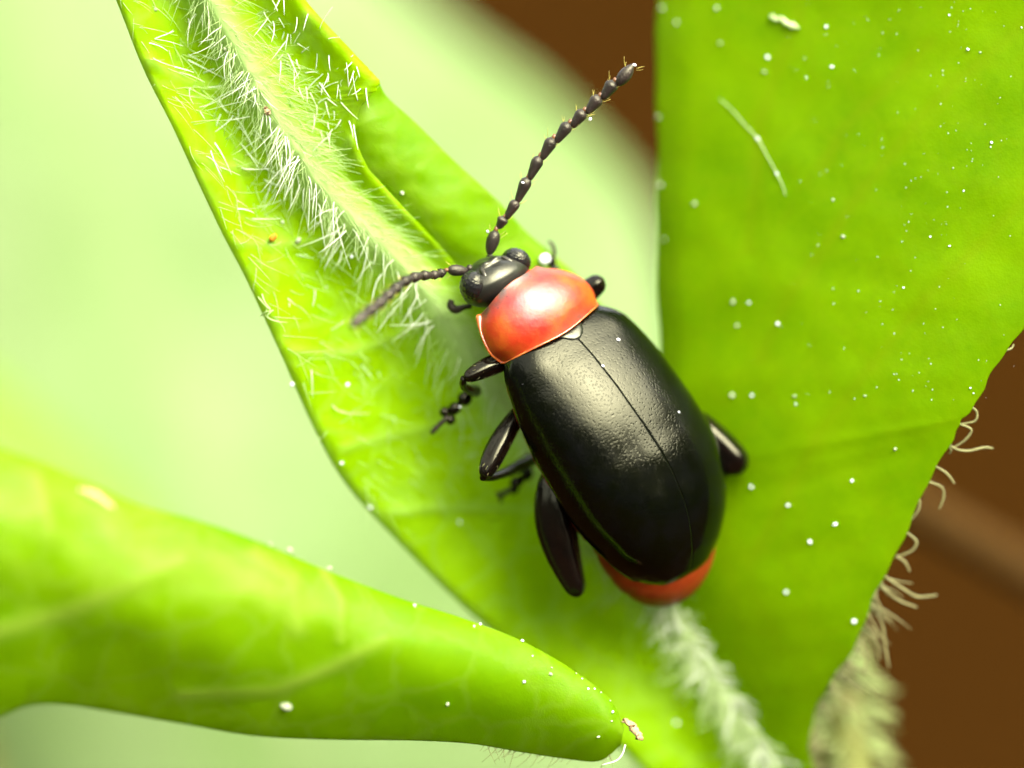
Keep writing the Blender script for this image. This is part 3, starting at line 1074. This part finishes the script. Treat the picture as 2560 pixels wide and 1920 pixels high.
# ventral prothorax, dark red, closing the shield from below
mb = MB()
pc = [B(-200, 0, 0, -100), B(-150, 0, 0, -85), B(-90, 0, -5, -68), B(-30, 0, -5, -60)]
mb.add(*smooth_tube(pc, [0.45, 0.62, 0.78, 0.75], 24, 8, 0.62, up=(0.2, 0.1, 1)))
mb.build('thorax', M['abdomen'], beetle)


# --- head
HC, HT = -114, -227


def HB(t, be, de): return np.array(B(HT + t, be, de, HC))


n1, n2 = 60, 72
rows = []
for i in range(n1):
    ph = math.pi * i / (n1 - 1)
    row = []
    for j in range(n2):
        la = 2 * math.pi * j / n2
        x, y, z = math.sin(ph) * math.cos(la), math.sin(ph) * math.sin(la), math.cos(ph)   # x right, y up, z front(+1)
        wid = 96 * (1 - 0.30 * max(0, z) ** 1.6) * (1 - 0.06 * max(0, -z))
        hgt = 64 if y > 0 else 80
        t = -68 * z if z > 0 else -56 * z
        de = hgt * y
        be = wid * x
        # frons slopes down, shallow furrow before the antennae, low tubercles
        if z > 0: de -= 26 * z ** 1.5 * (y > -0.2)
        fur = math.exp(-((z - 0.60) / 0.09) ** 2) * max(0, y)
        de -= 9 * fur
        tub = math.exp(-((z - 0.76) / 0.13) ** 2) * (math.exp(-((x - 0.24) / 0.17) ** 2) + math.exp(-((x + 0.24) / 0.17) ** 2)) * max(0, y + 0.1)
        de += 8 * tub
        t -= 5 * tub
        row.append(HB(t, be, de + 6))
    rows.append(row)
P = np.array(rows)
v = P.reshape(-1, 3)
F = []
for i in range(n1 - 1):
    for j in range(n2):
        k = (j + 1) % n2
        F.append((i * n2 + j, (i + 1) * n2 + j, (i + 1) * n2 + k, i * n2 + k))
head = mesh('head', v, F, M['head'], beetle)


def ellipsoid(c, ax, nu=28, nv=36):
    """ax = three half-axis vectors"""
    rows = []
    for i in range(nu):
        ph = math.pi * i / (nu - 1)
        for j in range(nv):
            la = 2 * math.pi * j / nv
            rows.append(np.array(c) + ax[0] * math.sin(ph) * math.cos(la) + ax[1] * math.sin(ph) * math.sin(la) + ax[2] * math.cos(ph))
    F = []
    for i in range(nu - 1):
        for j in range(nv):
            k = (j + 1) % nv
            F.append((i * nv + j, (i + 1) * nv + j, (i + 1) * nv + k, i * nv + k))
    return np.array(rows), F


e_t = HB(1, 0, 0) - HB(0, 0, 0)
e_b = HB(0, 1, 0) - HB(0, 0, 0)
e_d = HB(0, 0, 1) - HB(0, 0, 0)
for s in (-1, 1):
    v, F = ellipsoid(HB(-20, s * 72, 16), (e_t * 36 + e_b * 6 * s, e_b * 31 * s, e_d * 41))
    nu_, nv_ = 130, 170                                # facets as real relief
    v, F = ellipsoid(HB(-20, s * 72, 16), (e_t * 36 + e_b * 6 * s, e_b * 31 * s, e_d * 41), nu_, nv_)
    ph_ = np.repeat(np.linspace(0, math.pi, nu_), nv_)
    la_ = np.tile(np.linspace(0, 2 * math.pi, nv_, endpoint=False), nu_)
    x_, y_, z_ = np.sin(ph_) * np.cos(la_), np.sin(ph_) * np.sin(la_), np.cos(ph_)
    up_l = np.arctan2(x_, np.abs(y_) + 0.2) * 40 / 1.9
    up_m = np.arctan2(z_, np.abs(y_) + 0.2) * 40 / 1.9
    hexa = np.cos(up_l) + np.cos(0.5 * up_l + 0.866 * up_m) + np.cos(-0.5 * up_l + 0.866 * up_m)
    cen_ = HB(-20, s * 72, 16)
    v = cen_ + (v - cen_) * (1 + 0.0065 * hexa)[:, None]
    mesh('eye', v, F, M['eye'], head)
    # brow ridge and antennal socket
    v, F = smooth_tube([HB(-2, s * 50, 44), HB(-24, s * 42, 44), HB(-46, s * 35, 30)], [0.03, 0.05, 0.035], 8, 5)
    mesh('brow', v, F, M['black'], head)
    v, F = ellipsoid(HB(-60, s * 33, -22), (e_t * 10, e_b * 10, e_d * 10), 14, 18)
    mesh('antenna_socket', v, F, M['antenna'], head)
# mouth palp on the left
pts = [np.array(V(x, y, z)) for x, y, z in ((1178, 764, -0.62), (1160, 768, -0.60), (1140, 774, -0.58), (1127, 764, -0.56), (1129, 750, -0.54))]
v, F = smooth_tube(pts, [0.05, 0.045, 0.068, 0.062, 0.042], 10, 6)
mesh('palp', v, F, M['antenna'], head)
v, F = ellipsoid(V(1139, 752, -0.5), [Vector((0.035, 0, 0)), Vector((0, 0.035, 0)), Vector((0, 0, 0.035))], 10, 12)


# --- antennae
def antenna(joints, zs, label):
    """joints: [(x0,y0,x1,y1,r)] base to tip"""
    root = None
    mb = MB()
    parts = []
    for k, (x0, y0, x1, y1, r) in enumerate(joints):
        z0, z1 = zs(k / len(joints)), zs((k + 1) / len(joints))
        p0, p1 = V(x0, y0, z0), V(x1, y1, z1)
        if k: p0 = p0 - (p1 - p0) * 0.08
        r *= 1.0 / K
        if k == 0: prof = [r * 0.45, r * 0.85, r * 1.05, r * 1.0, r * 0.6]
        elif k == len(joints) - 1: prof = [r * 0.5, r * 0.9, r * 1.05, r * 0.8, r * 0.2]
        else: prof = [r * 0.5, r * 0.72, r * 0.92, r * 1.08, r * 0.8]
        parts.append((limb(p0, p1, prof, 14), p0, p1, r, k))
    o = None
    for (v, F), p0, p1, r, k in parts:
        if o is None:
            o = mesh('antenna', v, F, M['antenna'], beetle)
            o['label'] = label
        else:
            mesh('antenna_segment', v, F, M['antenna'], o)
        nxt = p1 + (p1 - p0) * 0.08
        v2, F2 = tube([np.array(p1 - (p1 - p0) * 0.1), np.array(p1 + (p1 - p0) * 0.14)], [r * 0.4, r * 0.36], 8)
        if k < len(parts) - 1: mesh('joint', v2, F2, M['amber'], o)
        ax = (p1 - p0).normalized()
        side = ax.cross(Vector((0, 0, 1))).normalized()
        for q in range(6 if k >= 5 else 4):
            sg = 1 if q % 2 else -1
            base = p1 - (p1 - p0) * random.uniform(0.05, 0.3) + side * sg * r * random.uniform(0.6, 1.0) + Vector((0, 0, 1)) * r * random.uniform(-0.5, 0.6)
            d = ax * random.uniform(0.5, 1.0) + side * sg * random.uniform(0.4, 0.9) + Vector((0, 0, random.uniform(-0.2, 0.4)))
            mb.add(*hair(base, d, random.uniform(0.05, 0.13), ax * 0.2, 0.0045, 4, 3))
    s = mb.build('setae', M['seta'], o)
    tag(s, kind='stuff')
    return o


antenna([(1222, 637, 1240, 575, 15.5), (1246, 570, 1262, 541, 13.5), (1266, 545, 1293, 500, 13), (1294, 502, 1320, 443, 14.5),
         (1324, 446, 1350, 390, 14.5), (1355, 396, 1384, 344, 15), (1391, 354, 1424, 306, 15), (1431, 316, 1461, 275, 15),
         (1469, 281, 1500, 239, 15.5), (1507, 245, 1537, 202, 16), (1545, 210, 1584, 160, 16)],
        lambda f: -0.30 + 0.45 * f, 'dark beaded antenna reaching up and right')
lj = [(1170, 677, 1118, 675), (1112, 679, 1096, 685), (1100, 684, 1078, 689), (1080, 688, 1052, 689), (1056, 688, 1026, 696), (1030, 694, 1004, 708),
      (1007, 705, 982, 728), (986, 724, 962, 746), (966, 743, 941, 765), (945, 761, 916, 784), (920, 780, 876, 818)]
lr = [13.5, 11.5, 11.5, 12.5, 13, 13, 13.5, 14, 14.5, 15, 15]
antenna([(*j, r) for j, r in zip(lj, lr)], lambda f: -0.25 + 2.3 * f ** 1.25, 'foreshortened antenna reaching left over the hairy midrib')


# --- legs
def leg(spec, label):
    """spec: femur (p0,p1,prof), tibia (pts, radii), tarsus list of (p0,p1,r), claw"""
    p0, p1, prof, bend, flat = spec['femur']
    v, F = limb(V(*p0), V(*p1), [r / K for r in prof], 28, bend=bend, flat=flat, ridge=0.09)
    o = mesh('leg', v, F, M['leg'], beetle)
    o['label'] = label
    if spec.get('bristle'):
        mb = MB()
        a_, b_ = V(*p0), V(*p1)
        ax = (b_ - a_).normalized()
        sd = ax.cross(Vector((0, 0, 1))).normalized()
        for q in range(14):
            f = random.uniform(0.15, 0.95)
            r_ = float(np.interp(f, np.linspace(0, 1, len(prof)), prof)) / K
            th = random.uniform(0, math.pi)
            dr = sd * math.cos(th) + Vector((0, 0, 1)) * math.sin(th)
            c_ = a_ + (b_ - a_) * f + (Vector(bend) * math.sin(math.pi * f) if bend else Vector((0, 0, 0)))
            mb.add(*hair(c_ + dr * r_ * 0.92, dr * 0.5 + ax, random.uniform(0.05, 0.10), ax * 0.2, 0.0028, 4, 3))
        tag(mb.build('bristles', M['hair_dull'], o), kind='stuff')
    if 'tibia' in spec:
        pts, rad = spec['tibia']
        v, F = smooth_tube([np.array(V(*p)) for p in pts], [r / K for r in rad], 12, 8)
        mesh('tibia', v, F, M['leg'], o)
    for (a, b_, r) in spec.get('tarsus', []):
        v, F = limb(V(*a), V(*b_), [r * 0.6 / K, r / K, r * 1.05 / K, r * 0.8 / K], 12, m=12)
        mesh('tarsus_segment', v, F, M['leg'], o)
    for line, r in spec.get('claw', []):
        v, F = smooth_tube([np.array(V(*p)) for p in line], [r / K] * (len(line) - 1) + [r * 0.7 / K], 8, 5)
        mesh('claw', v, F, M['antenna'], o)
    return o


leg({'bristle': 1, 'femur': ((1285, 900, -0.38), (1160, 948, 0.0), [14, 21, 24, 21, 13], (0.03, 0.06, 0.02), 1.0),
     'tibia': ([(1160, 946, -0.02), (1158, 962, -0.20), (1172, 974, -0.55), (1188, 978, -0.95)], [9, 10, 13, 16]),
     'tarsus': [((1178, 985, -0.98), (1146, 1008, -0.98), 17), ((1150, 1008, -1.0), (1124, 1034, -1.02), 14),
                ((1124, 1024, -1.02), (1100, 1036, -1.0), 12.5), ((1130, 1036, -1.04), (1122, 1062, -1.02), 12.5)],
     'claw': [([(1120, 1043, -0.95), (1102, 1058, -0.97), (1080, 1080, -1.02)], 6.5), ([(1092, 1068, -1.0), (1078, 1083, -1.04)], 8)]},
    'bent front leg with beaded foot left of the collar')
leg({'bristle': 1, 'femur': ((1305, 1020, -0.55), (1209, 1196, -0.10), [18, 24, 27, 25, 15], (-0.07, -0.04, 0.03), 1.0),
     'tibia': ([(1207, 1194, -0.12), (1232, 1192, -0.45), (1275, 1176, -1.0), (1326, 1150, -1.55)], [9, 11, 14, 19]),
     'tarsus': [((1328, 1172, -1.62), (1306, 1200, -1.70), 15), ((1308, 1196, -1.72), (1276, 1214, -1.76), 15), ((1290, 1206, -1.74), (1282, 1236, -1.78), 12)],
     'claw': [([(1280, 1222, -1.74), (1262, 1232, -1.76), (1246, 1246, -1.8)], 7), ([(1256, 1236, -1.76), (1240, 1232, -1.8)], 6), ([(1252, 1240, -1.76), (1252, 1256, -1.82)], 6)]},
    'folded middle leg left of the black shell')
leg({'femur': ((1378, 1170, -0.62), (1449, 1492, -0.70), [26, 44, 51, 46, 35, 23], (-0.12, -0.02, 0.0), 1.0),
     'tibia': ([(1447, 1480, -0.85), (1444, 1420, -1.05), (1430, 1340, -1.35), (1415, 1270, -1.75)], [10, 12, 14, 17]),
     'tarsus': [((1414, 1262, -1.85), (1438, 1290, -1.95), 14), ((1436, 1288, -1.95), (1456, 1312, -2.02), 13)]},
    'swollen black hind thigh left of the shell tip')
leg({'femur': ((1702, 1036, -1.35), (1860, 1180, -1.28), [36, 41, 42, 41, 37], (0.03, 0.03, 0.0), 1.0),
     'tibia': ([(1850, 1172, -1.4), (1800, 1185, -1.7), (1740, 1200, -2.1)], [10, 13, 16]),
     'tarsus': [((1738, 1202, -2.1), (1710, 1222, -2.2), 14)]},
    'hind thigh poking out right of the black shell')
leg({'femur': ((1425, 765, -0.95), (1509, 697, -0.80), [24, 26, 26, 22], None, 1.0),
     'tibia': ([(1500, 700, -0.85), (1455, 728, -1.10), (1412, 702, -1.3), (1380, 668, -1.45)], [10, 10, 11, 13]),
     'tarsus': [((1386, 664, -1.42), (1374, 642, -1.38), 10)],
     'claw': [([(1382, 650, -1.38), (1386, 628, -1.36), (1380, 610, -1.35), (1370, 602, -1.35)], 5)]},
    'front leg behind the right side of the collar')

# ------------------------------------------------------------------ specks, grains and fibres
grain_me = None


def lump(name, seed, squash=0.7):
    r = np.random.default_rng(seed)
    v, F = ellipsoid((0, 0, 0), (Vector((1, 0, 0)), Vector((0, 1, 0)), Vector((0, 0, squash))), 8, 10)
    v = np.asarray(v) * (1 + 0.22 * np.sin(v @ r.normal(size=3) * 3 + 1)[:, None])
    me = bpy.data.meshes.new(name)
    me.from_pydata(v.tolist(), [], F)
    me.polygons.foreach_set('use_smooth', [True] * len(me.polygons))
    return me


SPECK = [lump('speck', k) for k in range(4)]
for s_ in SPECK: s_.materials.append(M['speck'])
DULL = [lump('speck', k) for k in range(4)]
for s_ in DULL: s_.materials.append(M['speck_dull'])
ORANGE = lump('orange_grain', 9)
ORANGE.materials.append(M['orange'])


def speck(key, px, py, r, label, group, name='speck', me=None, z=None, catg='speck', lift=0.35):
    if z is None:
        p, n = surf_at(key, px, py)
        p = p + n * (r / K) * lift
    else:
        p = V(px, py, z)
    dull = key is not None and (r > 5.6 or random.random() < 0.35)
    o = bpy.data.objects.new(name, me or random.choice(DULL if dull else SPECK))
    scene.collection.objects.link(o)
    place(o, p)
    o.rotation_euler = (RX, 0, random.uniform(0, 6))
    k = r / K
    o.scale = (k * random.uniform(0.7, 1.2), k * random.uniform(0.6, 1.1), k)
    return tag(o, label, catg, group)


ONES = ['', 'first', 'second', 'third', 'fourth', 'fifth', 'sixth', 'seventh', 'eighth', 'ninth', 'tenth', 'eleventh', 'twelfth', 'thirteenth', 'fourteenth', 'fifteenth', 'sixteenth', 'seventeenth', 'eighteenth', 'nineteenth']
TENS = {2: ('twentieth', 'twenty'), 3: ('thirtieth', 'thirty'), 4: ('fortieth', 'forty'), 5: ('fiftieth', 'fifty')}


def ordinal(n):
    if n < 20: return ONES[n]
    return TENS[n // 10][0] if n % 10 == 0 else TENS[n // 10][1] + '-' + ONES[n % 10]


RIGHT = [(1656, 20, 11), (1694, 56, 11), (1792, 20, 10), (1919, 143, 9), (1911, 180, 8), (2066, 67, 6), (2080, 167, 7), (2016, 194, 4), (2420, 123, 7), (2451, 131, 7),
         (2357, 177, 4), (2479, 356, 7), (2477, 368, 5), (2383, 420, 4), (2083, 500, 7), (2108, 592, 10), (2326, 592, 4), (2374, 615, 6), (2409, 477, 4), (2265, 469, 4),
         (1737, 510, 11), (1648, 293, 12), (1654, 464, 12), (1663, 599, 10), (2373, 38, 4), (2554, 69, 4), (1833, 755, 10), (1873, 757, 6), (1945, 809, 9), (1843, 814, 7),
         (1831, 989, 11), (1881, 989, 9), (1987, 991, 6), (2163, 990, 6), (2238, 1122, 8), (2259, 719, 5), (2146, 728, 4), (1879, 1217, 9), (1970, 1263, 7), (2088, 1311, 8),
         (2025, 1354, 9), (2130, 1202, 6), (2426, 970, 5), (2434, 983, 3.5), (1965, 1480, 9), (1692, 1806, 8), (2135, 1553, 8), (1800, 108, 7), (2235, 730, 3), (2045, 613, 3.5), (1990, 1010, 4)]
for k, (x, y, r) in enumerate(sorted(RIGHT, key=lambda q_: q_[1])):
    speck('right', x, y, r * 0.58, ('%s white speck on the smooth right leaf, %s from the top' % ('larger' if r > 8 else 'small' if r > 4.5 else 'minute', ordinal(k + 1))), 'white specks on the smooth leaf')
MAIN = [(746, 602, 9, 'main'), (706, 555, 6, 'main'), (713, 358, 6, 'main'), (564, 122, 7, 'main'), (868, 962, 6, 'main'), (731, 960, 6, 'main'), (854, 1157, 6, 'main'), (388, 24, 7, 'main'),
        (926, 1267, 6, 'main'), (815, 718, 5, 'main'), (880, 640, 6, 'main'), (1148, 1306, 5, 'main'), (475, 222, 3.5, 'main')]
for k, (x, y, r, key_) in enumerate(sorted(MAIN, key=lambda q_: q_[1])):
    speck(key_, x, y, r * 0.85, 'tiny white speck on the hairy leaf, %s from its top' % ordinal(k + 1), 'white specks on the hairy leaf')
for k, (x, y, r) in enumerate(sorted([(1305, 1603, 6), (1200, 1562, 6), (1375, 1685, 7), (1379, 1669, 3.5), (1119, 1759, 9), (1496, 1842, 6), (1531, 1780, 6), (1529, 1803, 4), (675, 1363, 9), (723, 1377, 9), (822, 1423, 9),
                (1470, 1722, 4), (1486, 1722, 4), (1502, 1732, 4), (1455, 1697, 4), (1440, 1684, 3.5), (1525, 1752, 4), (1310, 1704, 6), (1185, 1566, 4), (1331, 1640, 3.5), (1036, 1514, 5)])):
    speck('lower', x, y, r * 0.68, 'tiny white speck on the rolled lower leaf, %s from the left' % ordinal(k + 1), 'white specks on the rolled leaf')
speck('lower', 714, 1765, 12, 'yellowish round grain low on the rolled leaf', None, 'grain', None, catg='grain')
speck('flap', 1005, 482, 7, 'white speck by the crease of the turned back margin', None, name='speck')
speck('main', 677, 602, 13, 'bright orange grain beside a white speck on the hairy leaf', None, 'orange_grain', ORANGE, catg='grain', lift=1.1)
o = bpy.data.objects['orange_grain']
o.scale = (13 / K, 11 / K, 10 / K)
# on the beetle
for x, y, z, r, lab in ((1307, 457, 0.02, 5, 'white speck on the middle of the upright antenna'), (1219, 579, -0.22, 5, 'white speck beside the base of the upright antenna'),
                        (1476, 298, 0.10, 5, 'white speck below the outer half of the upright antenna'), (1586, 162, 0.16, 5.5, 'white droplet at the tip of the upright antenna'),
                        (1361, 648, -1.25, 15, 'white droplet beside the right front foot'), (1150, 1018, -0.86, 5, 'white speck on the beaded left front foot')):
    speck(None, x, y, r, lab, None, name='speck', z=z)


def on_shell(t, x):
    W, H, c = (float(q_) for q_ in (smooth_tab(EW, t), smooth_tab(EH, t), smooth_tab(ECc, t)))
    return B(t, x * W, H * max(0, 1 - abs(x) ** 2.38) ** 0.476 + 2, c)


def tw(x, y):
    dx, dy = x - 1448, y - 848
    return 0.485 * dx + 0.875 * dy, 0.875 * dx - 0.485 * dy


def shell_at(px, py):
    t, w = tw(px, py)
    best = min((i / 60 - 1 for i in range(121)), key=lambda x: abs(
        float(smooth_tab(ECc, t)) + x * float(smooth_tab(EW, t)) * CP + float(smooth_tab(EH, t)) * max(0, 1 - abs(x) ** 2.38) ** 0.476 * SP - w))
    return on_shell(t, best)


for x, y, r, lab in ((1545, 849, 5.5, 'white speck on the right shoulder of the black shell'), (1309, 959, 5, 'white speck on the left shoulder of the black shell'),
                     (1507, 915, 4, 'pale speck on the seam of the black shell'), (1697, 1030, 3, 'minute speck on the right flank of the black shell')):
    p = shell_at(x, y)
    speck(None, x, y, r, lab, None, name='speck', z=p.z)

# thread with two beads on the right leaf
thr = [(1800, 248), (1830, 274), (1862, 310), (1895, 347), (1920, 392), (1943, 434), (1957, 462), (1966, 492)]
pts = []
for x, y in thr:
    p, n = surf_at('right', x, y)
    pts.append(np.array(p + n * 0.02))
fib = empty('fibre', pts[3])
tag(fib, 'thin white fibre with two beads lying on the smooth leaf', 'fibre')
v, F = smooth_tube(pts, [0.005, 0.007, 0.008, 0.009, 0.007, 0.008, 0.007, 0.004], 6, 4)
mesh('strand', v, F, M['hair_green'], fib)
for k, r in ((3, 0.028), (5, 0.024)):
    v, F = ellipsoid(pts[k], (Vector((r, 0, 0)), Vector((0, r, 0)), Vector((0, 0, r))), 9, 12)
    mesh('bead', v, F, M['speck'], fib)


def flake(key, ctrl, rad, mat, label, name):
    pts = []
    for x, y in ctrl:
        p, n = surf_at(key, x, y)
        pts.append(np.array(p + n * 0.03) + rng.normal(0, 0.01, 3))
    v, F = smooth_tube(pts, rad, 8, 5, 0.6)
    v = v + rng.normal(0, 0.012, v.shape)
    o = mesh(name, v, F, mat, None, pts[0])
    return tag(o, label, 'flake')


flake('right', [(1925, 40), (1945, 48), (1952, 44), (1970, 58), (2000, 70)], [0.02, 0.04, 0.03, 0.05, 0.02], M['hair_green'], 'white flake near the top edge of the smooth leaf', 'flake')
flake('lower', [(1553, 1802), (1573, 1812), (1580, 1822), (1590, 1836), (1596, 1846)], [0.015, 0.06, 0.07, 0.05, 0.06], M['debris'], 'pinkish crumb beyond the tip of the rolled leaf', 'flake')
flake('lower', [(195, 1226), (215, 1232), (240, 1243), (270, 1262), (285, 1268)], [0.02, 0.055, 0.06, 0.045, 0.02], M['debris'], 'pinkish brown scrap on the upper edge of the rolled leaf', 'flake')
flake('main', [(664, 268), (670, 278), (676, 284)], [0.03, 0.05, 0.03], M['debris'], 'small brown crumb on the furry midrib', 'flake')

# finest specks on the right leaf, white grains standing in for its sparkle
mb = MB()
for k in range(170):
    x, y = random.triangular(1850, 2560, 2400), random.uniform(0, 1000)
    p, n = surf_at('right', x, y)
    r = random.uniform(0.004, 0.010)
    v, F = ellipsoid(p + n * r * 0.5, (Vector((r, 0, 0)), Vector((0, r, 0)), Vector((0, 0, r))), 4, 5)
    mb.add(v, F)
tag(mb.build('sparkle_specks', M['speck'], right_leaf), kind='stuff')
